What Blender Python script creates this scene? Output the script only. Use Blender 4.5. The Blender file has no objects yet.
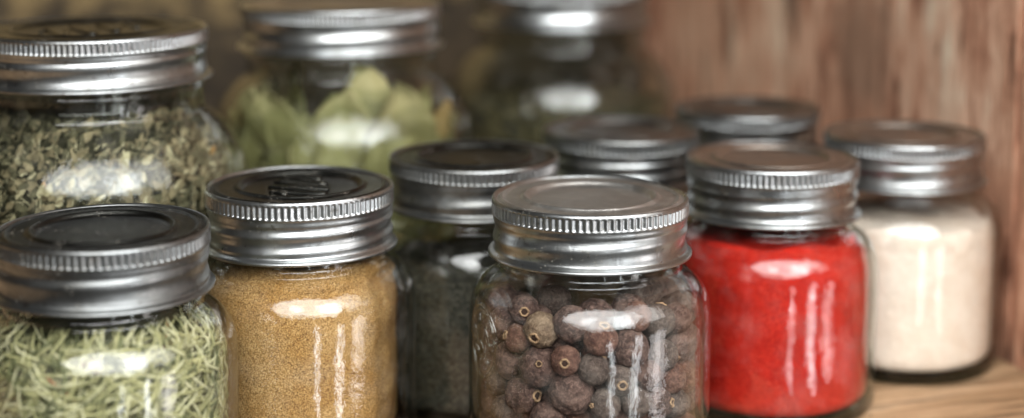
import bpy, bmesh, math, random
from math import sin, cos, pi, radians, sqrt, hypot, atan2
from mathutils import Vector, Matrix, noise

random.seed(11)
sc = bpy.context.scene
COL = sc.collection

# ------------------------------------------------------------------ helpers
def link(name, me, mats=None, parent=None):
    o = bpy.data.objects.new(name, me)
    COL.objects.link(o)
    if mats:
        for m in (mats if isinstance(mats, (list, tuple)) else [mats]):
            me.materials.append(m)
    if parent is not None:
        o.parent = parent
    return o

def mesh(name, verts, faces, smooth=True, midx=None):
    me = bpy.data.meshes.new(name)
    me.from_pydata(verts, [], faces)
    if smooth:
        me.polygons.foreach_set('use_smooth', [True] * len(me.polygons))
    if midx is not None:
        me.polygons.foreach_set('material_index', midx)
    me.update()
    return me

def tag(o, label=None, cat=None, group=None, kind=None):
    if label: o['label'] = label
    if cat: o['category'] = cat
    if group: o['group'] = group
    if kind: o['kind'] = kind
    return o

def empty(name, loc, rz=0.0):
    o = bpy.data.objects.new(name, None)
    o.empty_display_size = .02
    COL.objects.link(o)
    o.location = loc
    o.rotation_euler = (0, 0, rz)
    return o

def fix_normals(me):
    bm = bmesh.new(); bm.from_mesh(me)
    bmesh.ops.recalc_face_normals(bm, faces=bm.faces)
    bm.to_mesh(me); bm.free(); me.update()

def surf(name, prof, n=128, fn=None, cap_start=False, cap_end=False, closed=False):
    """lathe of (r, z) points; fn(theta, r, z) -> (r, z) lets ribs, threads or waves in"""
    V, F = [], []
    for (r, z) in prof:
        for i in range(n):
            t = 2 * pi * i / n
            rr, zz = fn(t, r, z) if fn else (r, z)
            V.append((rr * cos(t), rr * sin(t), zz))
    m = len(prof)
    for j in range(m - 1 + (1 if closed else 0)):
        j2 = (j + 1) % m
        for i in range(n):
            i2 = (i + 1) % n
            F.append((j * n + i, j * n + i2, j2 * n + i2, j2 * n + i))
    if cap_start:
        F.append(tuple(range(n))[::-1])
    if cap_end:
        F.append(tuple((m - 1) * n + i for i in range(n)))
    me = mesh(name, V, F)
    fix_normals(me)
    return me

def tube(name, pts, rad, k=6, closed=False):
    V, F = [], []
    n = len(pts)
    P = [Vector(p) for p in pts]
    for i, p in enumerate(P):
        a = P[(i - 1) % n] if (closed or i) else p
        b = P[(i + 1) % n] if (closed or i < n - 1) else p
        t = (b - a).normalized()
        u = t.cross(Vector((0, 0, 1)))
        if u.length < 1e-4: u = t.cross(Vector((0, 1, 0)))
        u.normalize(); w = t.cross(u)
        rr = rad[i] if isinstance(rad, (list, tuple)) else rad
        for q in range(k):
            c = 2 * pi * q / k
            V.append(tuple(p + u * cos(c) * rr + w * sin(c) * rr))
    for i in range(n if closed else n - 1):
        j = (i + 1) % n
        for q in range(k):
            q2 = (q + 1) % k
            F.append((i * k + q, i * k + q2, j * k + q2, j * k + q))
    if not closed:
        F.append(tuple(range(k))[::-1]); F.append(tuple((n - 1) * k + q for q in range(k)))
    me = mesh(name, V, F)
    return me

# ------------------------------------------------------------------ materials
class N:
    def __init__(s, name):
        s.m = bpy.data.materials.new(name); s.m.use_nodes = True
        s.nt = s.m.node_tree; s.nt.nodes.clear()
        s.out = s.add('ShaderNodeOutputMaterial')
    def add(s, t, **kw):
        n = s.nt.nodes.new(t)
        return n
    def L(s, a, b): s.nt.links.new(a, b)
    def coord(s, scale=(1, 1, 1), rot=(0, 0, 0), loc=(0, 0, 0)):
        tc = s.add('ShaderNodeTexCoord'); mp = s.add('ShaderNodeMapping')
        mp.inputs['Scale'].default_value = scale
        mp.inputs['Rotation'].default_value = rot
        mp.inputs['Location'].default_value = loc
        s.L(tc.outputs['Object'], mp.inputs['Vector'])
        return mp.outputs['Vector']
    def noise(s, vec, scale, detail=4, rough=.5, dist=0):
        n = s.add('ShaderNodeTexNoise')
        n.inputs['Scale'].default_value = scale; n.inputs['Detail'].default_value = detail
        n.inputs['Roughness'].default_value = rough; n.inputs['Distortion'].default_value = dist
        s.L(vec, n.inputs['Vector']); return n.outputs['Fac']
    def voro(s, vec, scale, out='Distance', feature='F1'):
        n = s.add('ShaderNodeTexVoronoi'); n.feature = feature
        n.inputs['Scale'].default_value = scale
        s.L(vec, n.inputs['Vector']); return n.outputs[out]
    def ramp(s, fac, stops, interp='LINEAR'):
        r = s.add('ShaderNodeValToRGB'); cr = r.color_ramp; cr.interpolation = interp
        while len(cr.elements) < len(stops): cr.elements.new(.5)
        for e, (p, c) in zip(cr.elements, stops):
            e.position = p
            e.color = (c, c, c, 1) if isinstance(c, (int, float)) else (*c, 1)
        s.L(fac, r.inputs['Fac']); return r.outputs['Color']
    def mix(s, fac, a, b, mode='MIX'):
        n = s.add('ShaderNodeMix'); n.data_type = 'RGBA'; n.blend_type = mode
        for ix, v in ((0, fac), (6, a), (7, b)):
            sock = n.inputs[ix]
            if isinstance(v, bpy.types.NodeSocket): s.L(v, sock)
            elif ix == 0: sock.default_value = v
            else: sock.default_value = (v, v, v, 1) if isinstance(v, (int, float)) else (*v, 1)
        return n.outputs[2]
    def math(s, op, a, b=None):
        n = s.add('ShaderNodeMath'); n.operation = op
        for i, v in enumerate((a, b)):
            if v is None: continue
            if isinstance(v, bpy.types.NodeSocket): s.L(v, n.inputs[i])
            else: n.inputs[i].default_value = v
        return n.outputs[0]
    def bump(s, h, strength, dist, normal=None):
        b = s.add('ShaderNodeBump'); b.inputs['Strength'].default_value = strength
        b.inputs['Distance'].default_value = dist
        s.L(h, b.inputs['Height'])
        if normal is not None: s.L(normal, b.inputs['Normal'])
        return b.outputs['Normal']
    def princ(s, color=None, rough=.5, metal=0, normal=None, **kw):
        p = s.add('ShaderNodeBsdfPrincipled')
        for nm, v in (('Base Color', color), ('Roughness', rough), ('Metallic', metal)):
            if v is None: continue
            if isinstance(v, bpy.types.NodeSocket): s.L(v, p.inputs[nm])
            elif isinstance(v, (tuple, list)): p.inputs[nm].default_value = (*v, 1)
            else: p.inputs[nm].default_value = v
        for nm, v in kw.items():
            p.inputs[nm.replace('_', ' ')].default_value = v
        if normal is not None: s.L(normal, p.inputs['Normal'])
        return p
    def done(s, shader):
        s.L(shader, s.out.inputs['Surface']); return s.m

def glass_mat(name, edge=(.42, .47, .42), clear=(.965, .97, .96), wav=1.0, rough=.045, film=0.06):
    """clear jar glass: see-through, fresnel-like reflection, darker where looked at edge on"""
    n = N(name)
    v = n.coord()
    h = n.noise(v, 55, 2, .5)
    h2 = n.noise(v, 260, 3, .5)
    nm = n.bump(h, .12 * wav, .004)
    nm = n.bump(h2, .13 * wav, .0010, nm)
    lw = n.add('ShaderNodeLayerWeight'); lw.inputs['Blend'].default_value = .5
    n.L(nm, lw.inputs['Normal'])
    lw2 = n.add('ShaderNodeLayerWeight'); lw2.inputs['Blend'].default_value = .5
    fc = lw.outputs['Facing']
    p5 = n.math('POWER', fc, 4.0)
    fr = n.math('MULTIPLY_ADD', p5, .8); fr.node.inputs[2].default_value = .034
    tint = n.ramp(lw2.outputs['Facing'], [(0, clear), (.55, clear), (.82, tuple((a + b) / 2 for a, b in zip(edge, clear))), (1, edge)])
    tr = n.add('ShaderNodeBsdfTransparent'); n.L(tint, tr.inputs['Color'])
    gl = n.add('ShaderNodeBsdfGlossy'); gl.inputs['Color'].default_value = (1, 1, 1, 1)
    sm = n.noise(v, 120, 5, .6)
    n.L(n.ramp(sm, [(.35, rough), (.75, rough + .07)]), gl.inputs['Roughness'])
    n.L(nm, gl.inputs['Normal'])
    mx = n.add('ShaderNodeMixShader'); n.L(fr, mx.inputs[0]); n.L(tr.outputs[0], mx.inputs[1]); n.L(gl.outputs[0], mx.inputs[2])
    # a thin film of spice dust clinging to the glass
    df = n.add('ShaderNodeBsdfDiffuse'); df.inputs['Color'].default_value = (.55, .53, .48, 1)
    dust = n.ramp(n.noise(v, 90, 6, .65), [(.5, 0), (.8, film)])
    mx2 = n.add('ShaderNodeMixShader'); n.L(dust, mx2.inputs[0]); n.L(mx.outputs[0], mx2.inputs[1]); n.L(df.outputs[0], mx2.inputs[2])
    return n.done(mx2.outputs[0])

def metal_mat(name, base=(.44, .455, .46), r0=.24, r1=.36, dustc=(.42, .39, .33), dust=.6, scr=1.0):
    """tinned steel that has been handled for years: tarnish patches, fine scratches, clinging grit"""
    n = N(name)
    v = n.coord()
    vb = n.coord(scale=(1, 1, 14)); vs = n.coord(scale=(1, 1, .12), rot=(.5, .3, .2))
    oi = n.add('ShaderNodeObjectInfo')
    mv = n.add('ShaderNodeVectorMath'); mv.operation = 'ADD'; n.L(v, mv.inputs[0])
    off = n.add('ShaderNodeCombineXYZ'); n.L(oi.outputs['Random'], off.inputs[0]); n.L(oi.outputs['Random'], off.inputs[2]); n.L(off.outputs[0], mv.inputs[1])
    vo = mv.outputs[0]
    tar = n.ramp(n.noise(vo, 55, 7, .68), [(.44, 0), (.62, 1)])
    spot = n.ramp(n.noise(vo, 260, 4, .65), [(.60, 0), (.70, 1)])
    tone = n.ramp(oi.outputs['Random'], [(0, .82), (1, 1.08)])
    col = n.mix(n.math('MULTIPLY', tar, .55), base, tuple(c * k for c, k in zip(base, (.46, .43, .38))))
    col = n.mix(n.math('MULTIPLY', spot, .6), col, (.10, .085, .065))
    col = n.mix(1.0, col, tone, 'MULTIPLY')
    rough = n.math('ADD', n.ramp(n.noise(vo, 80, 6, .6), [(.3, r0), (.7, r1)]), n.math('MULTIPLY', tar, .07))
    sc_ = n.ramp(n.noise(vs, 500, 2, .5), [(.32, 0), (.38, 1)])
    hh = n.mix(.4, n.noise(vb, 220, 3, .6), n.noise(v, 900, 3, .6))
    hh = n.mix(.25, hh, sc_)
    nm = n.bump(hh, .16 * scr, .0006)
    nm = n.bump(n.noise(vo, 60, 2, .5), .12 * scr, .0010, nm)
    mt = n.princ(col, rough, 1.0, nm)
    df = n.princ(dustc, .9, 0)
    sp = n.math('LESS_THAN', n.voro(v, 900), .17)
    sp2 = n.math('GREATER_THAN', n.noise(vo, 110, 4, .6), .54)
    fac = n.math('MULTIPLY', n.math('MULTIPLY', sp, sp2), dust)
    mx = n.add('ShaderNodeMixShader'); n.L(fac, mx.inputs[0]); n.L(mt.outputs[0], mx.inputs[1]); n.L(df.outputs[0], mx.inputs[2])
    return n.done(mx.outputs[0])

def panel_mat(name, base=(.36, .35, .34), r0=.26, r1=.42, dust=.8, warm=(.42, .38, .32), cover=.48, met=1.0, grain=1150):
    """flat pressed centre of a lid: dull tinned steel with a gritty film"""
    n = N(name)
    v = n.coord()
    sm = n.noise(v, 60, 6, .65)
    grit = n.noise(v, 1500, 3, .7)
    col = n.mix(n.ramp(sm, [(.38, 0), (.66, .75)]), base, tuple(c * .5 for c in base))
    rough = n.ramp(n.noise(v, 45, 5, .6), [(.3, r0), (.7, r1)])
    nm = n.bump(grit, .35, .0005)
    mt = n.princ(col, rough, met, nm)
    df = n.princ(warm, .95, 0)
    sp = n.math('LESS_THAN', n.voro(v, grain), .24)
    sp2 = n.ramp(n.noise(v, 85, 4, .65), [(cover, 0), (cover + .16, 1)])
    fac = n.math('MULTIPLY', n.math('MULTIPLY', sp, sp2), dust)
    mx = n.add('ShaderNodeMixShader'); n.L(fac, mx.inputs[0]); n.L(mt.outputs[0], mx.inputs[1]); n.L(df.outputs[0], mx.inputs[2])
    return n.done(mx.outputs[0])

def powder_mat(name, stops, scale=1700, bump=.8, dist=.0008, patch=None, patch_scale=70):
    n = N(name)
    v = n.coord()
    gr = n.voro(v, scale, 'Color')
    sep = n.add('ShaderNodeSeparateColor'); n.L(gr, sep.inputs[0])
    nz = n.noise(v, scale * .45, 3, .7)
    f = n.mix(.5, sep.outputs[0], nz)
    col = n.ramp(f, stops)
    if patch:
        col = n.mix(n.ramp(n.noise(v, patch_scale, 5, .6), [(.42, 0), (.7, 1)]), col, patch, 'MULTIPLY')
    nm = n.bump(f, bump, dist)
    nm = n.bump(n.noise(v, 120, 4, .6), .5, .003, nm)
    return n.done(n.princ(col, .9, 0, nm, Specular_IOR_Level=.2).outputs[0])

def plain(name, col, rough=.7, bscale=600, bstr=.4, bd=.0006, var=None, spec=.3):
    n = N(name); v = n.coord()
    h = n.noise(v, bscale, 4, .6)
    c = col
    if var:
        c = n.mix(n.ramp(n.noise(v, bscale * .35, 4, .6), [(.35, 0), (.68, 1)]), col, var)
    return n.done(n.princ(c, rough, 0, n.bump(h, bstr, bd), Specular_IOR_Level=spec).outputs[0])

def wood_mat(name, dirs, cols, dark, mark_or_shade=None, rough=.75, loc=(0, 0, 0), rot=(0, 0, 0), worn=None, s=1.0):
    """dirs: mapping scale; the small value is the grain direction"""
    n = N(name)
    v = n.coord(scale=dirs, loc=loc, rot=rot)
    a = n.noise(v, 9 * s, 6, .62, .6)
    b = n.noise(v, 42 * s, 5, .65, .3)
    c = n.noise(v, 150 * s, 3, .6)
    f = n.mix(.42, a, b)
    col = n.ramp(f, [(.40, cols[0]), (.47, cols[1]), (.53, cols[2]), (.61, cols[3])])
    vb = n.coord()
    blot = n.ramp(n.noise(n.coord(scale=tuple(min(1, d * 2.5) for d in dirs)), 22, 6, .68), [(.42, 0), (.60, 1)])
    col = n.mix(n.math('MULTIPLY', blot, .7), col, cols[4])
    crk = n.ramp(b, [(.30, 1), (.41, 0)])
    crk2 = n.ramp(n.noise(v, 20 * s, 4, .6), [(.33, 1), (.42, 0)])
    col = n.mix(n.math('MULTIPLY', n.math('MAXIMUM', crk, crk2), .8), col, dark)
    if mark_or_shade:
        for (kx, ky, kz, sx, sy, sz, kc, ks) in mark_or_shade:
            vk = n.coord(scale=(1 / sx, 1 / sy, 1 / sz), loc=(-kx / sx, -ky / sy, -kz / sz))
            w = n.add('ShaderNodeVectorMath'); w.operation = 'LENGTH'; n.L(vk, w.inputs[0])
            dd = n.math('ADD', w.outputs['Value'], n.math('MULTIPLY', n.math('SUBTRACT', n.noise(vb, 60, 4, .6), .5), 1.2))
            k = n.ramp(dd, [(.45, ks), (1.0, 0)])
            col = n.mix(k, col, kc)
    h = n.mix(.35, f, c)
    nm = n.bump(h, .8, .0035)
    return n.done(n.princ(col, rough, 0, nm, Specular_IOR_Level=.3).outputs[0])

# ------------------------------------------------------------------ shared materials
M_GLASS = glass_mat('clear_glass')
M_GLASS_BIG = glass_mat('old_glass', edge=(.30, .33, .28), clear=(.88, .9, .86), wav=1.7, film=.05, rough=.08)
M_BASE = glass_mat('shade_tinted_base_glass', edge=(.10, .12, .09), clear=(.34, .37, .31), film=.02)  # dark refraction and contact shade at the thick foot are put into this tint
M_METAL = metal_mat('tinned_steel')
M_METAL_DARK = metal_mat('dull_steel', base=(.29, .30, .30), r0=.27, r1=.40, dust=.5)
M_PANEL = panel_mat('pressed_panel', base=(.26, .25, .235), warm=(.50, .46, .40), dust=.6)
M_PANEL_FROST = panel_mat('frosted_panel', base=(.42, .40, .375), r0=.27, r1=.42, dust=.6, warm=(.68, .64, .58), cover=.46, met=.88, grain=2600)
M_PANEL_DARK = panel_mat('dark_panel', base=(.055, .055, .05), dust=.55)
M_PANEL_WARM = panel_mat('warm_panel', base=(.46, .40, .35), r0=.3, r1=.45, dust=.5)

def catmull(pts, k=4):
    P = [pts[0]] + list(pts) + [pts[-1]]
    out = []
    for i in range(1, len(P) - 2):
        p0, p1, p2, p3 = P[i - 1], P[i], P[i + 1], P[i + 2]
        for q in range(k):
            t = q / k
            out.append(tuple(.5 * (2 * p1[a] + (p2[a] - p0[a]) * t + (2 * p0[a] - 5 * p1[a] + 4 * p2[a] - p3[a]) * t * t +
                                   (3 * p1[a] - p0[a] - 3 * p2[a] + p3[a]) * t ** 3) for a in (0, 1)))
    out.append(pts[-1])
    return out

# ------------------------------------------------------------------ lids
def sm(x):
    x = max(0, min(1, x)); return x * x * (3 - 2 * x)

def lid_mesh(name, R, nk, per, pitch, phase=0.0, amp=.036, tall=1.0):
    pr = [(.955 * R, -.0010), (.968 * R, -.0004), (.978 * R, .0), (.988 * R, -.0002), (.996 * R, -.0007), (1.0 * R, -.0013)]
    pr += [(1.0 * R, z / 1e4) for z in (-16, -18, -24, -30, -36, -42, -48, -51, -53, -55)]
    pr += [(.993 * R, -.0058), (.986 * R, -.0063), (.984 * R, -.0070), (.984 * R, -.0077)]
    pr += [(.975 * R, -.0083 - .00045 * i) for i in range(21)]
    pr += [(.99 * R, -.0178), (1.012 * R, -.0181), (1.028 * R, -.0184), (1.036 * R, -.0188), (1.034 * R, -.0193), (1.02 * R, -.0195), (.99 * R, -.0193),
           (.955 * R, -.0185), (.95 * R, -.006)]
    def fn(t, r, z):
        if r > .96 * R and -.0055 < z < -.0013:
            w = sm((z + .0055) / .0005) * sm((-.0013 - z) / .0003)
            k = .5 + .5 * cos(nk * t)
            r -= .00075 * w * (k ** 1.3)
        if r > .96 * R and -.0176 < z < -.0079:
            w = sm((z + .0178) / .0012) * sm((-.0079 - z) / .0012)
            s = 0
            for k in range(-3, 5):
                zc = -.0128 + pitch * (k + (t + phase) / (2 * pi) - .5)
                s += math.exp(-((z - zc) / (.27 * pitch)) ** 2)
            r += R * w * (amp * s - .45 * amp)
        # hand-tightened tin is never quite round
        r *= 1 + .0030 * sin(3 * t + phase) + .0018 * sin(7 * t + 2 * phase) + .004 * max(0, noise.noise((2.2 * cos(t) + phase, 2.2 * sin(t), z * 120))) ** 1.5
        z += .00022 * sin(2 * t + 3 * phase)
        return r, z * tall
    return surf(name, pr, nk * per, fn)

def panel_mesh(name, R, step=1.0):
    pr = [(.002 * R, -.0017), (.2 * R, -.00165), (.4 * R, -.0016), (.55 * R, -.0015), (.60 * R, -.0014), (.625 * R, -.0010), (.64 * R, -.0004), (.655 * R, .0001),
          (.672 * R, .0003), (.69 * R, .0001), (.705 * R, -.0004), (.73 * R, -.0007), (.80 * R, -.0007), (.86 * R, -.0007),
          (.885 * R, -.0004), (.90 * R, -.0002), (.915 * R, -.0004), (.93 * R, -.0010), (.945 * R, -.0013), (.957 * R, -.0011)]
    pr = catmull([(r, z * step) for r, z in pr], 3)
    return surf(name, pr, 160, lambda t, r, z: (r, z + .00015 * noise.noise((r * 60 * cos(t), r * 60 * sin(t), 3))), cap_start=True)

LID_S = [lid_mesh('lid', .033, 92, 6, .0072, 0.0, .022), lid_mesh('lid', .033, 92, 6, .0052, 2.2, .025, 1.11)]
LID_B = lid_mesh('lid', .0445, 134, 5, .0078, 1.0, .020)
PAN_S = panel_mesh('top_panel', .033)
PAN_B = panel_mesh('top_panel', .0445, .8)
used_mesh = {}

def inst(name, me, mat, parent, loc=(0, 0, 0), rz=0):
    """first use takes the mesh itself, a use with another material takes a copy of the data"""
    key = (me.name_full, mat.name)
    if key not in used_mesh:
        d = me if (not me.materials or me.materials[0] is mat or me.materials[0] == mat) else me.copy()
        if not d.materials: d.materials.append(mat)
        else: d.materials[0] = mat
        used_mesh[key] = d
    o = bpy.data.objects.new(name, used_mesh[key]); COL.objects.link(o)
    o.parent = parent; o.location = (loc[0], loc[1], loc[2] + (.007 if parent.type == 'EMPTY' else 0)); o.rotation_euler = (0, 0, rz)
    return o

# ------------------------------------------------------------------ glass bodies
SM_OUT = catmull([(.0320, -.0040), (.0345, -.005), (.0384, -.0044), (.0399, -.0026), (.0406, .0005), (.0408, .006), (.0408, .03), (.0408, .046), (.0406, .0505), (.0399, .0545),
          (.0385, .0580), (.0363, .0608), (.0337, .0628), (.0318, .0637), (.0308, .0644), (.0305, .0652), (.0309, .0662), (.0306, .0672), (.0296, .0682), (.0290, .070), (.0288, .072), (.0288, .0855)], 3)
SM_IN = catmull([(.0268, .0860), (.0266, .0855), (.0266, .068), (.0271, .0650), (.0290, .0632), (.0314, .0615), (.0336, .0594), (.0355, .0566), (.0370, .0530), (.0378, .049),
         (.0380, .044), (.0380, .03), (.0380, .007), (.0376, .0020), (.0360, -.0004), (.0330, -.0010), (.0150, -.0012), (.0001, -.0010)], 3)
BG_OUT = catmull([(.044, -.0038), (.047, -.005), (.053, -.0044), (.0570, -.002), (.0590, .004), (.0597, .02), (.0600, .05), (.0600, .070), (.0593, .081), (.0573, .0895),
          (.0538, .0965), (.0495, .1018), (.0460, .1050), (.0438, .1066), (.0428, .1078), (.0424, .1092), (.0423, .1115), (.0423, .1140), (.0429, .1154), (.0433, .1163), (.0427, .1176), (.0418, .1195), (.0405, .1205), (.0402, .135)], 3)
BG_IN = catmull([(.0378, .1356), (.0376, .135), (.0374, .1115), (.0378, .1092), (.0398, .1062), (.0430, .1030), (.0466, .0995), (.0510, .0940), (.0545, .087), (.0563, .079),
         (.0570, .069), (.0570, .05), (.0568, .015), (.0560, .005), (.0530, .001), (.047, .0005), (.02, 0), (.0001, .0002)], 3)

def glass_mesh(big=False):
    o, i = (BG_OUT, BG_IN) if big else (SM_OUT, SM_IN)
    sd = 5 if big else 0
    def fn(t, r, z):
        k = noise.noise((1.3 * cos(t) + sd, 1.3 * sin(t), z * 30)) * .0004
        return r + k * (1 if .012 < z < (.105 if big else .064) else 0), z
    me = surf('glass_body', o + i, 160, fn, cap_start=True, cap_end=True)
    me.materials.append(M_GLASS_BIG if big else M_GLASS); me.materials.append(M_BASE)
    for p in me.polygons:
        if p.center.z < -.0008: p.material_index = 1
    return me
G_S, G_B = glass_mesh(), glass_mesh(True)

def rin(z, big=False):
    """inner radius of a jar at height z"""
    P = BG_IN if big else SM_IN
    best = P[0][0]
    for (r0, z0), (r1, z1) in zip(P[:-1], P[1:]):
        if z1 <= z <= z0:
            k = (z - z1) / max(1e-9, z0 - z1)
            return r1 + (r0 - r1) * k
    return best

# how far each kind of body is drawn down to the shelf: z scale and offset (the 'low' kind has a lower shoulder and a deeper lid)
FIT = dict(std=(1.0286, -.00186), low=(1.0014, -.0020), big=(1.0174, -.0019))

def jar(x, y, label, big=False, lid=0, glass=None, metal=None, panel=None, rz=0.0, lid_rz=0.0, H=None):
    e = empty('glass_jar', (x, y, -.007), rz)
    tag(e, label, 'jar', 'lidded glass jars standing on the wooden shelf')
    g = inst('glass_body', G_B if big else G_S, glass or (M_GLASS_BIG if big else M_GLASS), e)
    s, dz = FIT['big' if big else 'low' if lid == 1 else 'std']
    g.scale.z = s; g.location.z = .007 + dz
    H = (.1388 if big else .0892)
    l = inst('lid', LID_B if big else LID_S[lid], metal or M_METAL, e, (0, 0, H), lid_rz)
    inst('top_panel', PAN_B if big else PAN_S, panel or M_PANEL, l)
    return e, l

POS = dict(rosemary=(-.1278, .4852), ochre=(-.0748, .5500), dark=(-.0147, .6047), allspice=(.0267, .5312), plain=(.0462, .6628), rear=(.1087, .7215),
           red=(.1004, .6014), beige=(.1637, .6530), herb=(-.1620, .6040), bay=(-.0768, .7068), tall=(.0250, .8050))

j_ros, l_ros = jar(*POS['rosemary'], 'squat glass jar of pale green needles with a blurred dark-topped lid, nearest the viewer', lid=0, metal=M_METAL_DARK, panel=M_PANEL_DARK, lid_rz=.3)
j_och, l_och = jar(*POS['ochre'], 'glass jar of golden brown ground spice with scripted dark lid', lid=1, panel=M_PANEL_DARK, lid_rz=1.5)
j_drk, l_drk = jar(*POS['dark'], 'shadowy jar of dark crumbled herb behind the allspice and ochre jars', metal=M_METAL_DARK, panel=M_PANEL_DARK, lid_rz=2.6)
j_all, l_all = jar(*POS['allspice'], 'glass jar of whole brown allspice berries under a bright ribbed silver lid', lid=0, panel=M_PANEL_FROST, lid_rz=.9)
j_pln, l_pln = jar(*POS['plain'], 'jar mostly hidden behind the allspice jar, only its blurred grey lid showing', lid=1, metal=M_METAL_DARK, panel=M_PANEL, lid_rz=.2)
j_rer, l_rer = jar(*POS['rear'], 'rearmost small jar, its blurred lid glinting just behind the red jar', lid=0, metal=M_METAL, panel=M_PANEL, lid_rz=2.1)
j_red, l_red = jar(*POS['red'], 'glass jar of bright red ground paprika with brownish topped silver lid', lid=1, panel=M_PANEL_WARM, lid_rz=4.3)
j_bei, l_bei = jar(*POS['beige'], 'glass jar of pale beige powder against the wooden side wall', lid=0, panel=M_PANEL_WARM, lid_rz=5.2)
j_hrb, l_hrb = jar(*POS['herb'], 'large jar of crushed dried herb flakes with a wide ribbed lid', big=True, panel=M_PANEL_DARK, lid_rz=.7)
j_bay, l_bay = jar(*POS['bay'], 'large blurred jar packed with pale green bay leaves', big=True, panel=M_PANEL_WARM, lid_rz=2.9)
j_tal, l_tal = jar(*POS['tall'], 'large dark blurred jar furthest back, partly cut off by the top of the picture', big=True, lid_rz=4.4)

j_all.scale = (1.02, 1.02, 1)

# raised script pressed into the middle of the ochre jar's lid, worn past reading
def script(parent, R, mat, seed, z=-.0013):
    rnd = random.Random(seed)
    e = None
    pts, V = [], []
    for k in range(90):
        u = k / 89
        x = (-.46 + .92 * u) * R + R * .10 * sin(u * 2 * pi * 3.6 + .4)
        y = R * .34 * sin(u * 2 * pi * 3.6 + .4) * (1 - .5 * abs(u - .35)) + R * .10 * (u - .5)
        pts.append((x, y, z + .0001))
    me = tube('embossed_script', pts, [.00075 + .0004 * abs(sin(k * .31)) for k in range(90)], 6)
    o = link('embossed_script', me, mat, parent)
    return o
script(l_och, .033, M_PANEL_DARK, 1)
script(l_hrb, .0445, M_PANEL_DARK, 2)

# embossed oval emblem on the left flank of the allspice jar's glass
def emblem(parent):
    V, F = [], []
    a0 = radians(-90 - 63); z0 = .0445; R = .0401
    def on(u, w):   # u along the surface, w up
        t = a0 + u / R
        return ((R + .0002) * cos(t), (R + .0002) * sin(t), z0 + w)
    rings = [([on(.0088 * s * cos(k * 2 * pi / 48), .0118 * s * sin(k * 2 * pi / 48)) for k in range(48)], .0006, True) for s in (1, .86, .45)]
    for q in range(7):
        c = q * 2 * pi / 7
        rings.append(([on(.0088 * cos(c) * r_, .0118 * sin(c) * r_) for r_ in (.5, .58, .66, .74, .8)], [.0003, .0007, .0009, .0007, .0003], False))
    rings.append(([on(-.002 + .0002 * k, -.0035 + .0007 * k) for k in range(6)] + [on(-.001 + .0006 * k, 0 - .0007 * k) for k in range(5)], .0005, False))
    for (pts, rad, cl) in rings:
        me = tube('t', pts, rad, 6, cl)
        b = len(V)
        V += [tuple(v.co) for v in me.vertices]; F += [tuple(b + i for i in p.vertices) for p in me.polygons]
        bpy.data.meshes.remove(me)
    return link('embossed_emblem', mesh('embossed_emblem', V, F), M_GLASS, parent)
emblem([c for c in j_all.children if c.name.startswith('glass_body')][0])

# ------------------------------------------------------------------ ground spices
def heap(x, y, name, label, cat, mat, z1, big=False, gap=.00045, fn=None, seed=0, domed=.002, low=False, cling=0):
    zs = [-.0004 + (z1 + .0004) * (k / 60) for k in range(61)] if not big else [.001 + (z1 - .001) * (k / 60) for k in range(61)]
    pr = [(.0002, zs[0])] + [(rin(z, big) - gap, z) for z in zs]
    rt = pr[-1][0]
    pr += [(rt * (1 - k / 12), z1 + domed * sin(k / 12 * pi / 2)) for k in range(1, 12)] + [(.0002, z1 + domed)]
    def f2(t, r, z):
        if fn: r, z = fn(t, r, z)
        if z > z1 - .001:
            z += .0030 * noise.noise((r * 60 * cos(t) + seed, r * 90 * sin(t), 1.7))
        r -= .0003 * (.5 + .5 * noise.noise((cos(t) * 8 + seed, sin(t) * 8, z * 160)))
        return r, z
    me = surf(name, pr, 128, f2)
    if cling:
        # loose grains sticking to the inside of the glass above the fill
        rnd = random.Random(seed + 70); V = [tuple(v.co) for v in me.vertices]; F = [tuple(p.vertices) for p in me.polygons]
        zt = z1 + .0062
        for k in range(cling):
            t = rnd.uniform(0, 2 * pi); z = z1 - .006 + (zt - z1 + .006) * rnd.random() ** 1.5
            if noise.noise((cos(t) * 5 + seed, sin(t) * 5, z * 160)) < -.12 + (z - z1) * 30: continue
            s = rnd.uniform(.00010, .00030); r = rin(z, big) - s * .4
            c = Vector((r * cos(t), r * sin(t), z)); b0 = len(V)
            ax = [Vector((rnd.gauss(0, 1), rnd.gauss(0, 1), rnd.gauss(0, 1))).normalized() * s for _ in range(4)]
            V += [tuple(c + a) for a in ax]; F += [(b0, b0 + 1, b0 + 2), (b0, b0 + 2, b0 + 3), (b0, b0 + 3, b0 + 1), (b0 + 1, b0 + 3, b0 + 2)]
        bpy.data.meshes.remove(me); me = mesh(name, V, F)
    s, dz = FIT['big' if big else 'low' if low else 'std']
    o = link(name, me, mat); o.location = (x, y, dz + .0002); o.scale.z = s
    tag(o, label, cat, kind='stuff')
    return o

M_OCHRE = powder_mat('ochre_powder', [(.26, (.12, .06, .018)), (.42, (.32, .175, .062)), (.55, (.43, .25, .098)), (.74, (.60, .40, .18))], 4200, .5, .0008, (.80, .70, .52))
M_RED = powder_mat('paprika', [(.25, (.26, .004, .002)), (.45, (.44, .010, .005)), (.6, (.52, .018, .008)), (.8, (.58, .040, .016))], 3600, .4, .0006, (.72, .50, .45), 60)
M_BEIGE = powder_mat('pale_powder', [(.3, (.82, .68, .58)), (.5, (.86, .73, .63)), (.7, (.89, .78, .68))], 1500, .4, .0006, (.9, .85, .8), 60)
M_DARKH = powder_mat('dark_crumble', [(.3, (.022, .022, .016)), (.5, (.042, .042, .031)), (.65, (.058, .055, .042)), (.78, (.085, .078, .058))], 900, .6, .0015, (.7, .7, .6))
M_TALLC = powder_mat('dark_fill', [(.3, (.02, .017, .01)), (.5, (.06, .05, .03)), (.75, (.14, .11, .06))], 380, 1.0, .003)

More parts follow.
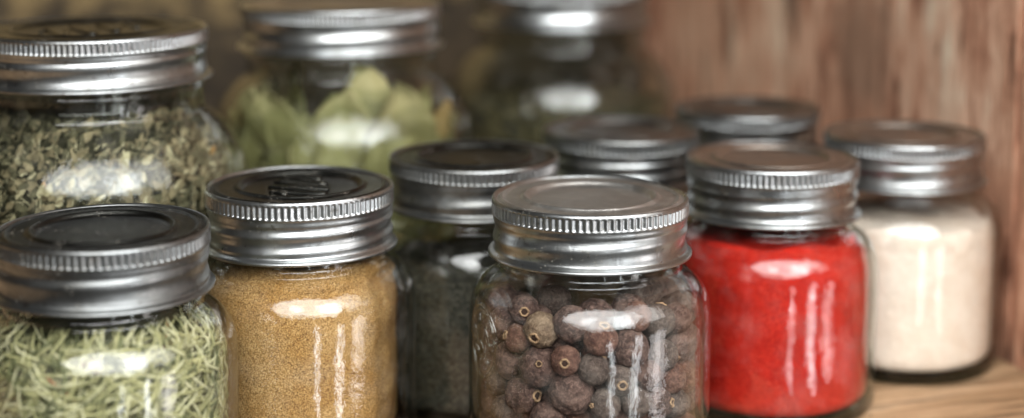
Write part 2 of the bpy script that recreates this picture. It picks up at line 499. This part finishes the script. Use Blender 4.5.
def ochre_fn(t, r, z):
    # the powder has fallen away from the glass on its right side, except a clump by the neck
    d = (t + pi) % (2 * pi) - pi + .12
    w = math.exp(-(d / .52) ** 4) * sm((.0640 - z) / .006)
    return r * (1 - w * (.15 + .02 * sin(z * 230) + .02 * noise.noise((z * 150, 0, 0)))), z
heap(*POS['ochre'], 'ground_spice', 'golden brown ground spice filling the jar beside the green needles', 'ground spice', M_OCHRE, .0660, fn=ochre_fn, seed=3, low=True, cling=9000)
heap(*POS['red'], 'ground_paprika', 'bright red ground paprika filling its jar almost to the neck', 'paprika', M_RED, .0610, seed=8, low=True, cling=6000)
heap(*POS['beige'], 'pale_powder', 'pale beige powder filling the jar by the wooden side wall', 'powder', M_BEIGE, .0540, seed=12, cling=7000)
heap(*POS['dark'], 'dark_crumbled_herb', 'dark olive crumbled herb in the lower half of the shadowy jar', 'dried herb', M_DARKH, .0470, seed=15)
heap(*POS['tall'], 'dark_dried_herb', 'dark brown dried herb in the large jar furthest back', 'dried herb', M_TALLC, .0800, big=True, seed=19)

# ------------------------------------------------------------------ green needles
M_N = [plain('needle_a', (.42, .40, .20), .6, var=(.27, .265, .125)), plain('needle_b', (.60, .57, .36), .6, var=(.44, .43, .25)),
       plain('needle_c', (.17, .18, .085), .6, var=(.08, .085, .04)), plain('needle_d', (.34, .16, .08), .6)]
def needles():
    rnd = random.Random(5)
    V, F, MI = [], [], []
    # a bed of the same leaf crumb inside, so that the pile is solid
    for k in range(6000):
        z = rnd.uniform(0, .0595)
        R = rin(z) - .0010
        dep = rnd.random() ** 1.6 * .0085
        th = rnd.uniform(0, 2 * pi)
        if sin(th) > .35 and rnd.random() < .6: continue
        phi = rnd.gauss(.35, .75) if rnd.random() < .7 else rnd.uniform(0, pi)
        L = rnd.uniform(.007, .019); rad = rnd.uniform(.00024, .00045)
        bend = rnd.uniform(-.22, .22)
        seg = 5; mi = rnd.choices((0, 1, 2, 3), (48, 30, 22, .8))[0]
        pts = []
        for q in range(seg + 1):
            s = (q / seg - .5) * L
            a = phi + bend * (q / seg - .5)
            zz = min(max(z + s * sin(a), .0002), .064)
            tt = th + s * cos(a) / R
            rr = min(R - dep, rin(zz) - .0010) + .0006 * sin(q * 1.3 + k)
            pts.append(Vector((rr * cos(tt), rr * sin(tt), zz)))
        b = len(V)
        for q, p in enumerate(pts):
            t = (pts[min(q + 1, seg)] - pts[max(q - 1, 0)]).normalized()
            u = t.cross(Vector((cos(th), sin(th), 0)));
            if u.length < 1e-5: u = Vector((0, 0, 1))
            u.normalize(); w = t.cross(u)
            r0 = rad * (1.0 if 0 < q < seg else .35)
            for c in range(4):
                an = c * pi / 2
                V.append(tuple(p + u * cos(an) * r0 * 1.25 + w * sin(an) * r0 * .7))
        for q in range(seg):
            for c in range(4):
                c2 = (c + 1) % 4
                F.append((b + q * 4 + c, b + q * 4 + c2, b + q * 4 + 4 + c2, b + q * 4 + 4 + c)); MI.append(mi)
    # crumb core
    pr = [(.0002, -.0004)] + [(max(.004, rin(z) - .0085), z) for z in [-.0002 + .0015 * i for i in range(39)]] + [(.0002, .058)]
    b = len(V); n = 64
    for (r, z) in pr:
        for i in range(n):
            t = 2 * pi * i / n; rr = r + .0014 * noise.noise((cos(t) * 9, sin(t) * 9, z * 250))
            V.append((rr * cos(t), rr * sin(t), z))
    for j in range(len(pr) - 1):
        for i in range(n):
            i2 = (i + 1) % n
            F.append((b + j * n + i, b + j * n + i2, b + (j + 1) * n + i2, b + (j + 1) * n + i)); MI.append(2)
    o = link('dried_needles', mesh('dried_needles', V, F, True, MI), M_N)
    o.location = (*POS['rosemary'], FIT['std'][1] + .0002); o.scale.z = FIT['std'][0]
    tag(o, 'tangle of pale green dried needle leaves filling the nearest jar', 'dried herb', kind='stuff')
needles()

# ------------------------------------------------------------------ crushed herb flakes
M_F = [plain('flake_tan', (.34, .27, .18), .8, var=(.18, .14, .09)), plain('flake_olive', (.155, .135, .088), .8, var=(.08, .068, .044)),
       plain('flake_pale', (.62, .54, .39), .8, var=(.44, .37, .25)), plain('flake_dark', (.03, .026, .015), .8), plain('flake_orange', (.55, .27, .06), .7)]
def flakes():
    rnd = random.Random(9)
    V, F, MI = [], [], []
    ztop = .1085
    for k in range(14000):
        z = .030 + (ztop - .030) * rnd.random()
        th = rnd.uniform(0, 2 * pi)
        if sin(th) > .25 and rnd.random() < .8: continue
        R = rin(z, True) - .0010
        dep = rnd.random() ** 1.5 * .007
        stalk = rnd.random() < .26
        L = rnd.uniform(.004, .010) if stalk else rnd.uniform(.0018, .0060) * (1.0 if rnd.random() < .85 else 1.4)
        W = rnd.uniform(.0002, .00045) if stalk else L * rnd.uniform(.25, .7)
        phi = rnd.uniform(0, pi) if rnd.random() < .5 else rnd.gauss(.9, .5)
        tilt = rnd.gauss(0, .5)
        er = Vector((cos(th), sin(th), 0)); et = Vector((-sin(th), cos(th), 0)); ez = Vector((0, 0, 1))
        a = et * cos(phi) + ez * sin(phi); c = (-et * sin(phi) + ez * cos(phi)) * cos(tilt) + er * sin(tilt)
        nrm = a.cross(c)
        p = er * (R - dep) + ez * z
        m = 7 if not stalk else 4
        b = len(V); ok = True; pts = []
        cur = rnd.uniform(-.35, .35)
        for q in range(m):
            an = 2 * pi * q / m
            ru = rnd.uniform(.72, 1.12)
            du = cos(an) * L * .5 * ru; dv = sin(an) * W * .5 * ru * (1 - .4 * cos(an))
            v = p + a * du + c * dv + nrm * (cur * du * du / L * 2)
            lim = rin(min(max(v.z, .02), .112), True) - .0005
            rr = hypot(v.x, v.y)
            if rr > lim: v.x *= lim / rr; v.y *= lim / rr
            pts.append(v)
        mi = rnd.choices((0, 1, 2, 3, 4), (42, 34, 9, 15, .5))[0]
        if stalk and rnd.random() < .6: mi = 2
        if z > .101: mi = rnd.choices((0, 1, 3), (20, 45, 45))[0]  # darker mix by the neck: shade under the lid put into the flakes
        th_ = nrm * .00012
        V += [tuple(v + th_) for v in pts] + [tuple(v - th_) for v in pts]
        F.append(tuple(range(b, b + m))); F.append(tuple(range(b + m, b + 2 * m))[::-1]); MI += [mi, mi]
        for q in range(m):
            F.append((b + q, b + m + q, b + m + (q + 1) % m, b + (q + 1) % m)); MI.append(mi)
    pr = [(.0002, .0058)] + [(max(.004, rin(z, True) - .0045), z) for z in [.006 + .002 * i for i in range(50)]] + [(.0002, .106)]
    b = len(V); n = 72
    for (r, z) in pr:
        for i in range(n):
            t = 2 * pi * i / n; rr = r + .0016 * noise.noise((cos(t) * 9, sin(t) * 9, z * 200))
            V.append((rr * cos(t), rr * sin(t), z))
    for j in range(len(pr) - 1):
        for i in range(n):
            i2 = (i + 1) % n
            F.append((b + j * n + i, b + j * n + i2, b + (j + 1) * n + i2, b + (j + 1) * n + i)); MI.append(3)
    o = link('herb_flakes', mesh('herb_flakes', V, F, False, MI), M_F)
    o.location = (*POS['herb'], FIT['big'][1] + .0002); o.scale.z = FIT['big'][0]
    tag(o, 'crushed olive and tan herb flakes pressed against the glass of the large left jar', 'dried herb', kind='stuff')
flakes()

# ------------------------------------------------------------------ bay leaves, each one a thing
def leaf_mesh(L, W, R, seed):
    rnd = random.Random(seed)
    nu, nv = 22, 10
    V, F = [], []
    wob = rnd.uniform(0, 6); tw = rnd.uniform(-.25, .25); cup = rnd.uniform(2, 9) * rnd.choice((-.3, 1, 1)); roll = rnd.uniform(-2, 3)
    def pt(u, v, off=0):
        w = W * .5 * (sin(pi * u ** .9) ** .68) * (1 + .05 * sin(u * 40 + wob)) if 0 < u < 1 else .0004
        s = (v - .5) * 2 * w
        l = (u - .5) * L
        ripple = .0016 * sin(u * 9 + wob) * (abs(v - .5) * 2) + .0010 * sin(u * 23 + v * 5 + wob)
        x = s * cos(tw * (u - .5)) ; z = l
        t = x / R
        y = ripple + off + cup * x * x + roll * l * l
        return (x, y, z)
    for side, off in ((0, .00016), (1, -.00016)):
        for i in range(nu + 1):
            for j in range(nv + 1):
                V.append(pt(i / nu, j / nv, off))
    n1 = (nu + 1) * (nv + 1)
    for i in range(nu):
        for j in range(nv):
            a = i * (nv + 1) + j
            F.append((a, a + nv + 1, a + nv + 2, a + 1)); F.append((n1 + a, n1 + a + 1, n1 + a + nv + 2, n1 + a + nv + 1))
    for i in range(nu):
        for j in (0, nv):
            a = i * (nv + 1) + j
            F.append((a, a + nv + 1, n1 + a + nv + 1, n1 + a))
    me = mesh('bay_leaf', V, F)
    rib = [pt(i / 20, .5, .0004) for i in range(21)]
    rib = [(rib[0][0], rib[0][1], rib[0][2] - .006)] + rib
    return me, tube('midrib', rib, [.0009 - .0006 * i / 21 for i in range(22)], 6)
M_LEAF = [plain('leaf_pale', (.29, .265, .125), .6, 130, .6, .0015, (.20, .185, .085)), plain('leaf_green', (.23, .21, .095), .6, 130, .6, .0015, (.31, .28, .14)),
          plain('leaf_tan', (.46, .32, .14), .6, 130, .6, .0015, (.28, .20, .09)), plain('leaf_dark', (.19, .18, .08), .6, 130, .6, .0015, (.28, .26, .12))]
M_RIB = plain('leaf_rib', (.60, .55, .30), .6)
# azimuth in degrees (0 faces the viewer, right is positive), centre height, lean, length, width, ring radius, look
LEAVES = [(-50, .062, 6, .080, .042, .0470, 0, 'pale bay leaf standing against the left side of the glass'),
          (-27, .060, -8, .084, .048, .0480, 0, 'broad pale bay leaf left of the middle of the jar'),
          (0, .061, 12, .084, .044, .0490, 1, 'olive bay leaf in the middle, its tip leaning right'),
          (19, .070, 4, .082, .046, .0485, 0, 'broadest pale bay leaf, catching the bright reflection'),
          (38, .064, -8, .084, .046, .0480, 0, 'pale bay leaf upright right of the bright reflection'),
          (58, .058, 10, .074, .034, .0480, 2, 'tan bay leaf against the right side of the glass'),
          (-68, .054, -6, .070, .030, .0490, 0, 'pale bay leaf at the left edge of the jar'),
          (76, .052, -5, .072, .032, .0490, 1, 'olive bay leaf at the right edge of the jar'),
          (-38, .050, 38, .074, .034, .0500, 3, 'dark olive bay leaf slanting across the lower left of the pack'),
          (30, .045, 48, .072, .034, .0510, 3, 'dark olive bay leaf slanting across the lower right of the pack'),
          (-10, .042, -42, .076, .036, .0510, 1, 'olive bay leaf slanting low in front of the middle'),
          (28, .088, -20, .050, .026, .0380, 0, 'short pale bay leaf reaching up to the jar neck')]
rl = random.Random(77)
for k in range(26):
    LEAVES.append((rl.uniform(-90, 90), rl.uniform(.046, .070), rl.gauss(0, 22), rl.uniform(.062, .080), rl.uniform(.026, .040), rl.uniform(.022, .043), rl.choice((0, 1, 1, 3, 3)),
                   'dull olive bay leaf deeper in the blurred pack, behind the leaves at the glass'))
for i, (az, zc, lean, L, W, R, mi, lab) in enumerate(LEAVES):
    me, rib = leaf_mesh(L, W, R, 40 + i)
    a = radians(az)
    o = link('bay_leaf', me, M_LEAF[mi]); link('midrib', rib, M_RIB, o)
    x, y = R * sin(a), -R * cos(a)
    o.matrix_world = Matrix.Translation((POS['bay'][0] + x, POS['bay'][1] + y, zc + .004)) @ Matrix.Rotation(a, 4, 'Z') @ Matrix.Rotation(radians(lean), 4, 'Y') @ Matrix.Rotation(radians(rl.gauss(0, 5)), 4, 'X')
    tag(o, lab, 'bay leaf', 'bay leaves in the large blurred jar')

# ------------------------------------------------------------------ allspice berries, each one a thing
def berry_mat(name, c0, c1, c2):
    n = N(name); v = n.coord()
    oi = n.add('ShaderNodeObjectInfo')
    a = n.noise(v, 4.2, 7, .78, .7); b = n.noise(v, 1.3, 3, .6)
    col = n.ramp(a, [(.34, c0), (.5, c1), (.68, c2)])
    col = n.mix(n.math('MULTIPLY', oi.outputs['Random'], .55), col, (.75, .70, .68), 'MULTIPLY')
    col = n.mix(n.ramp(b, [(.42, 0), (.7, .45)]), col, c2)
    nm = n.bump(a, 1.0, .0010)
    return n.done(n.princ(col, .62, 0, nm, Specular_IOR_Level=.35).outputs[0])
M_B = [berry_mat('berry_brown', (.018, .009, .008), (.080, .042, .034), (.30, .19, .155)),
       berry_mat('berry_red', (.03, .012, .009), (.125, .055, .040), (.34, .185, .135)),
       berry_mat('berry_pale', (.07, .042, .027), (.21, .135, .085), (.46, .34, .235)),
       berry_mat('berry_grey', (.024, .015, .012), (.090, .060, .050), (.26, .20, .17))]
M_CAL = plain('calyx', (.40, .26, .15), .7, 8, .6, .0004, (.22, .13, .08))
M_SCAR = plain('scar', (.035, .016, .01), .8, 8)
def berry_mesh(seed):
    bm = bmesh.new(); bmesh.ops.create_icosphere(bm, subdivisions=5, radius=1)
    for v in bm.verts:
        p = v.co.copy()
        q = (p.x * 2.4 + seed * 7, p.y * 2.4, p.z * 2.4)
        w = (p.x * 7 + seed * 7, p.y * 7, p.z * 7)
        k = 1 + .075 * noise.noise(q) - .055 * abs(noise.noise(w)) + .034 * noise.noise((p.x * 11, p.y * 13, p.z * 13 + seed)) + .012 * noise.noise((p.x * 30, p.y * 30, p.z * 30 + seed))
        k -= .10 * math.exp(-((1 - p.z) / .025))      # dimple at the crown
        v.co = p * k; v.co.z *= .95
    me = bpy.data.meshes.new('allspice_berry'); bm.to_mesh(me); bm.free()
    me.polygons.foreach_set('use_smooth', [True] * len(me.polygons))
    return me
BM = {}
for s in range(4):
    for k in range(4):
        me = berry_mesh(s) if k == 0 else BM[(s, 0)].copy()
        me.materials.clear(); me.materials.append(M_B[k]); BM[(s, k)] = me
cal = tube('calyx', [(.26 * cos(k * 2 * pi / 24) * (1 + .12 * sin(k * 1.7)), .26 * sin(k * 2 * pi / 24), .93 + .035 * sin(k * 2 * pi * 4 / 24)) for k in range(24)], .07, 7, True)
cal.materials.append(M_CAL)
scar = surf('scar', [(.01, .925), (.10, .92), (.20, .90)], 16, cap_start=True); scar.materials.append(M_SCAR)
BERRIES = [(-17.5,-27.1,49.7,5.38),(2.0,-32.4,48.3,5.18),(-17.7,-25.9,37.1,6.25),(-9.2,-31.8,41.0,4.54),(-0.1,-32.7,38.5,4.86),(-7.4,-29.8,29.9,6.85),(-24.7,-22.1,45.4,4.45),(-22.9,-22.1,26.6,5.79),(22.5,-23.3,51.7,5.10),(3.5,-32.5,26.6,4.88),(-14.8,-28.4,20.1,5.57),(8.6,-31.7,34.6,4.71),(-32.1,-1.0,30.2,5.53),(-29.2,-13.9,48.0,5.21),(-24.1,-21.4,54.5,4.60),(-12.2,-25.0,62.5,3.72),(-28.1,-16.3,19.1,5.09),(23.3,-23.3,40.0,4.65),(17.1,-28.2,35.3,4.57),(28.8,-15.8,50.3,4.68),(-2.6,-28.5,60.7,4.52),(6.0,-30.1,57.2,4.86),(13.6,-29.7,26.7,4.91),(25.9,-19.8,31.4,4.98),(-30.4,10.9,10.7,5.30),(-31.9,-2.5,52.6,5.30),(-22.8,2.7,24.2,6.13),(19.8,-13.1,36.7,5.03),(31.7,8.4,22.0,4.80),(-20.2,3.2,36.1,5.55),(-2.1,-8.3,56.9,5.45),(31.8,7.6,35.5,4.88),(18.6,13.5,10.1,6.07),(-8.4,-0.3,60.4,5.26),(28.6,15.1,29.6,5.23),(19.9,-15.0,46.6,5.05),(25.3,-4.5,59.3,4.80),(-4.5,-23.3,19.2,6.13),(18.1,-10.1,10.0,5.99),(-30.4,-11.4,27.7,5.09),(14.6,-19.7,30.1,5.73),(-17.9,-18.7,17.4,5.08),(8.0,-2.9,61.9,6.12),(1.4,-23.4,41.7,5.11),(16.8,-6.8,54.9,4.95),(10.7,-19.2,9.9,5.85),(21.6,-25.0,24.6,4.59),(7.5,-23.6,20.3,5.98),(-31.3,9.6,28.0,4.82),(-12.5,-20.5,55.6,4.54),(9.6,7.5,56.3,5.82),(-32.3,0.6,9.3,5.31),(-30.3,-10.1,9.7,5.66),(24.0,6.2,42.3,5.67),(-22.1,0.4,12.8,5.56),(11.5,18.2,57.0,5.07),(-21.5,11.6,42.8,5.30),(32.6,-1.4,39.4,5.00),(4.8,-15.6,61.1,5.42),(18.4,-9.2,27.0,5.51),(32.8,4.3,47.0,4.51),(-7.9,-19.2,34.8,4.81),(-22.7,1.8,60.0,5.09),(19.5,-25.8,9.3,5.27),(-7.7,-30.9,52.5,5.48),(-20.3,-9.0,22.1,6.08),(-16.1,10.4,18.2,5.76),(0.4,12.6,60.3,5.32),(-12.4,-19.3,26.0,5.08),(19.6,11.7,34.5,4.91),(30.9,3.9,56.2,4.93),(31.5,-7.8,9.1,5.15),(-26.6,-16.9,36.5,6.03),(-19.7,12.3,29.8,5.54),(-30.1,7.7,55.7,5.30),(-10.3,-18.8,9.7,5.75),(-18.4,-15.4,49.0,5.35),(-12.3,15.5,47.1,5.53),(-24.0,3.1,48.3,5.27),(1.6,-24.2,8.6,4.60),(-8.8,-20.7,45.5,6.15),(2.0,-32.5,16.8,5.04),(-22.9,-7.7,55.2,5.54),(31.7,-1.9,19.4,5.82),(33.0,0.5,29.4,4.55),(-18.7,11.4,55.9,6.09),(27.5,-17.8,22.0,4.83),(16.7,13.2,48.5,6.13),(-18.4,-5.4,43.8,5.90),(29.9,-9.7,29.0,6.18),(-12.3,-9.1,54.6,5.11),(20.5,3.2,53.7,5.79),(-16.0,-14.9,38.9,5.08),(26.1,-10.2,16.8,4.52),(21.6,14.4,60.0,6.07),(16.9,12.8,24.1,5.81),(-31.7,-4.9,19.4,5.53),(28.6,13.3,50.3,6.00),(24.8,5.6,28.5,5.15),(22.1,-14.9,57.1,4.98),(23.1,7.0,17.7,4.91),(17.3,-17.3,19.2,5.76),(3.2,-23.1,30.9,5.54),(-25.0,-20.0,9.6,5.59),(-5.1,-18.0,60.2,4.55),(-8.4,18.3,57.0,5.53),(9.6,-30.5,9.6,5.62),(-31.0,-5.0,41.1,6.20),(-17.1,-27.4,9.3,5.28),(19.7,-4.2,44.7,5.91),(21.0,-2.5,19.6,4.94),(29.8,13.0,9.1,5.11),(29.6,-11.7,40.8,5.74),(-26.5,14.3,20.1,5.52),(-6.5,-30.9,10.0,6.01),(14.8,-28.7,54.2,4.64),(28.8,2.5,9.5,5.46),(0.8,-22.0,52.6,5.86),(31.2,-5.4,50.5,5.88),(-20.8,9.8,8.8,4.80),(26.6,-17.6,9.7,5.66),(11.7,-29.6,44.3,5.72),(23.9,-2.3,34.7,4.93),(-31.0,6.9,39.0,5.88),(11.2,-18.6,41.1,5.85),(-32.2,5.5,19.1,4.93),(12.0,-18.7,53.0,5.83),(-22.7,-6.9,33.0,5.32),(-18.5,-10.3,10.1,6.10)]
# look, direction of the crown (x, y, z; minus y faces the viewer), own label
HERO = {0: (2, (-.45, -.85, -.25), 'pale tan allspice berry with a ringed crown, up near the jar shoulder'),
        1: (1, (.2, -.3, .9), 'reddish berry right of the pale tan one, under the shoulder reflection'),
        2: (0, (-.05, -.95, .45), 'dark brown berry with a tiny pink nub in its middle, left of centre'),
        3: (1, (-.12, -.98, .12), 'small berry whose pale open ring faces straight out of the jar'),
        4: (3, (.5, .2, .8), 'greyish berry right of the ring-faced one, cut by a thin streak of light'),
        5: (0, (.3, .8, .3), 'largest, most wrinkled dark berry low in the middle of the jar'),
        6: (1, (-.9, -.2, .3), 'small rusty berry left of the pale tan one'),
        7: (0, (.75, -.65, .1), 'big brown berry at the lower left with its crown turned right'),
        8: (3, (.2, .5, .8), 'pale grey berry high on the right behind the reflections'),
        9: (3, (-.85, -.5, .1), 'berry at the bottom with a small ring on its left side'),
        14: (0, (.0, -1.0, .15), 'dark berry with a large oval ring, at the upper left under the neck')}
NOSE = {2, 9}
rnd = random.Random(21)
for i, (x, y, z, r) in enumerate(BERRIES):
    if z + r > 60: continue
    lim = min(rin(z / 1000), rin((z + .6 * r) / 1000)) * 1000 - r - .2
    if hypot(x, y) > lim: x, y = x * lim / hypot(x, y), y * lim / hypot(x, y)
    h = HERO.get(i)
    look = h[0] if h else rnd.choices((0, 1, 2, 3), (66, 16, 1, 12 if x < 5 else 40))[0]
    o = bpy.data.objects.new('allspice_berry', BM[(i % 4, look)]); COL.objects.link(o)
    d = Vector(h[1]) if h else Vector((rnd.gauss(0, 1), rnd.gauss(-.3, 1), rnd.gauss(0, 1)))
    d.normalize()
    o.matrix_world = Matrix.Translation((POS['allspice'][0] + x / 1000, POS['allspice'][1] + y / 1000, z / 1000 + .0003)) @ d.to_track_quat('Z', 'Y').to_matrix().to_4x4() @ Matrix.Scale(r * 1.11 / 1000, 4)
    tag(o, h[2] if h else 'wrinkled brown allspice berry in the pile inside the front jar', 'berry', 'allspice berries in the front jar')
    if h or rnd.random() < .28:
        sc_ = 1.0 if not (h and i in NOSE) else .55
        c = bpy.data.objects.new('calyx', cal); COL.objects.link(c); c.parent = o
        if sc_ < 1: c.scale = (.5, .5, 1.02)
        s_ = bpy.data.objects.new('scar', scar); COL.objects.link(s_); s_.parent = o
        if sc_ < 1: s_.scale = (.5, .5, 1.01)

# ------------------------------------------------------------------ the cabinet: shelf, back boards, side board
CX, CY = .0855, 1.05
ANG = atan2(.29, .957)
def board(name, x0, x1, y0, y1, z0, z1, mat, bev=.0015):
    bm = bmesh.new(); bmesh.ops.create_cube(bm, size=1)
    for v in bm.verts:
        v.co = Vector((x0 + (v.co.x + .5) * (x1 - x0), y0 + (v.co.y + .5) * (y1 - y0), z0 + (v.co.z + .5) * (z1 - z0)))
    bmesh.ops.bevel(bm, geom=bm.edges[:], offset=bev, segments=2, affect='EDGES')
    me = bpy.data.meshes.new(name); bm.to_mesh(me); bm.free()
    o = link(name, me, mat); o.location = (CX, CY, 0); o.rotation_euler = (0, 0, ANG)
    tag(o, kind='structure')
    return o
W_SIDE = wood_mat('weathered_side_board', (1, 1, .24), [(.13, .052, .03), (.60, .30, .19), (.90, .56, .385), (.98, .82, .62), (.56, .30, .19)], (.07, .028, .015), s=2.0,
                  mark_or_shade=[(0, -.150, .19, .03, .022, .085, (.42, .13, .05), .9), (0, -.36, .185, .03, .008, .012, (.20, .12, .08), .8), (0, -.29, .11, .03, .035, .04, (.30, .19, .13), .6), (0, -.345, .15, .03, .012, .02, (.30, .12, .07), .7)])  # third mark is the jars' soft shadow painted on; the rest are wood marks
W_BACK = wood_mat('shade_toned_back_board', (.3, 1, 1), [(.012, .008, .004), (.024, .017, .009), (.04, .028, .015), (.065, .046, .025), (.02, .014, .008)], (.008, .006, .004), s=2.5,  # shade behind the jars is put into these dark board tones
                  mark_or_shade=[(-.36, 0, .235, .48, .08, .145, (.30, .21, .09), .9)])
W_SHELF = wood_mat('worn_shelf_board', (.14, 1, 1), [(.12, .068, .034), (.34, .21, .11), (.52, .34, .195), (.66, .47, .30), (.36, .22, .12)], (.08, .045, .022), s=3.0,
                   mark_or_shade=[(-.022, -.510, 0, .050, .036, .05, (.78, .73, .67), .95)])
board('side_wall', .002, .022, -.4215, 0, -.03, .55, W_SIDE, .0025)
board('side_wall', .0014, .0214, -.60, -.4225, -.03, .55, W_SIDE, .0025)
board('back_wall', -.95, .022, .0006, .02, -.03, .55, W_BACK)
board('shelf', -.95, .0012, -.525, 0, -.031, -.0072, W_SHELF)

def crumbs():
    rnd = random.Random(31); V, F, MI = [], [], []
    for k in range(1500):
        x = rnd.uniform(-.42, -.004); y = rnd.uniform(-.52, -.02)
        s = rnd.uniform(.0002, .0006) * (2.2 if rnd.random() < .06 else 1)
        b0 = len(V); c = Vector((x, y, -.0072 + s * .5))
        ax = [Vector((rnd.gauss(0, 1), rnd.gauss(0, 1), rnd.gauss(0, .6))).normalized() * s for _ in range(4)]
        V += [tuple(c + a) for a in ax]; F += [(b0, b0 + 1, b0 + 2), (b0, b0 + 2, b0 + 3), (b0, b0 + 3, b0 + 1), (b0 + 1, b0 + 3, b0 + 2)]
        MI += [rnd.choice((0, 1, 2))] * 4
    o = link('spilled_crumbs', mesh('spilled_crumbs', V, F, False, MI), [M_OCHRE, M_F[0], M_F[3]]); o.location = (CX, CY, 0); o.rotation_euler = (0, 0, ANG)
    tag(o, 'fine spilled spice crumbs scattered over the shelf boards', 'crumbs', kind='stuff')
crumbs()

# ------------------------------------------------------------------ light
def area(name, az, el, dist, sx, sy, power, col, aim=(.03, .56, .06)):
    l = bpy.data.lights.new(name, 'AREA'); l.shape = 'ELLIPSE' if sx > .5 else 'RECTANGLE'; l.size = sx; l.size_y = sy; l.energy = power; l.color = col
    o = bpy.data.objects.new(name, l); COL.objects.link(o)
    a, e = radians(az), radians(el)
    p = Vector(aim) + Vector((sin(a) * cos(e), -cos(a) * cos(e), sin(e))) * dist
    o.location = p
    o.rotation_euler = (Vector(aim) - p).to_track_quat('-Z', 'Y').to_euler()
    return o
area('window_light', 10, 38, 1.30, 1.75, 1.05, 27, (.98, .99, .98))
area('window_light', 31, 30, 1.24, .40, .50, 3.6, (.95, .98, 1.0))
area('window_light', -4, 33, 1.24, .26, .30, 1.2, (.97, .99, 1.0))
area('window_light', 62, 38, 1.28, .45, .8, 4, (1.0, .98, .95))
area('window_light', 17, -14, 1.25, .045, .55, .75, (.95, .98, 1.0))
area('window_light', 40, -12, 1.25, .10, .55, 1.5, (.95, .98, 1.0))
area('window_light', 62, -10, 1.25, .26, .55, 2.3, (1, .94, .93))

w = bpy.data.worlds.new('World'); sc.world = w; w.use_nodes = True
nt = w.node_tree
bg = nt.nodes['Background']
# the dim room in front of the cabinet: darker to the left, paler to the right and above
tc = nt.nodes.new('ShaderNodeTexCoord'); sp = nt.nodes.new('ShaderNodeSeparateXYZ'); nt.links.new(tc.outputs['Generated'], sp.inputs[0])
mr = nt.nodes.new('ShaderNodeMapRange'); mr.inputs['From Min'].default_value = -.9; mr.inputs['From Max'].default_value = .9
mr.inputs['To Min'].default_value = .01; mr.inputs['To Max'].default_value = .15
nt.links.new(sp.outputs['X'], mr.inputs['Value']); nt.links.new(mr.outputs[0], bg.inputs['Strength'])
bg.inputs['Color'].default_value = (1.0, .95, .88, 1)

# ------------------------------------------------------------------ camera
cam = bpy.data.cameras.new('camera'); co = bpy.data.objects.new('camera', cam); COL.objects.link(co); sc.camera = co
co.location = (0, 0, .2047)
co.rotation_euler = (radians(90 - 5.775), 0, 0)
cam.sensor_width = 36; cam.lens = 1581.7 / 1024 * 36
cam.shift_y = -(209 - 14.6) / 1024
cam.clip_start = .01; cam.clip_end = 20
cam.dof.use_dof = True; cam.dof.focus_distance = .522; cam.dof.aperture_fstop = 4.0
cam.dof.aperture_blades = 0

sc.render.engine = 'CYCLES'
cy = sc.cycles
cy.use_denoising = True
cy.max_bounces = 12; cy.transparent_max_bounces = 40; cy.glossy_bounces = 6; cy.diffuse_bounces = 4
cy.caustics_reflective = False; cy.sample_clamp_indirect = 6
sc.view_settings.view_transform = 'Standard'; sc.view_settings.look = 'None'
sc.view_settings.exposure = .42; sc.view_settings.gamma = 1
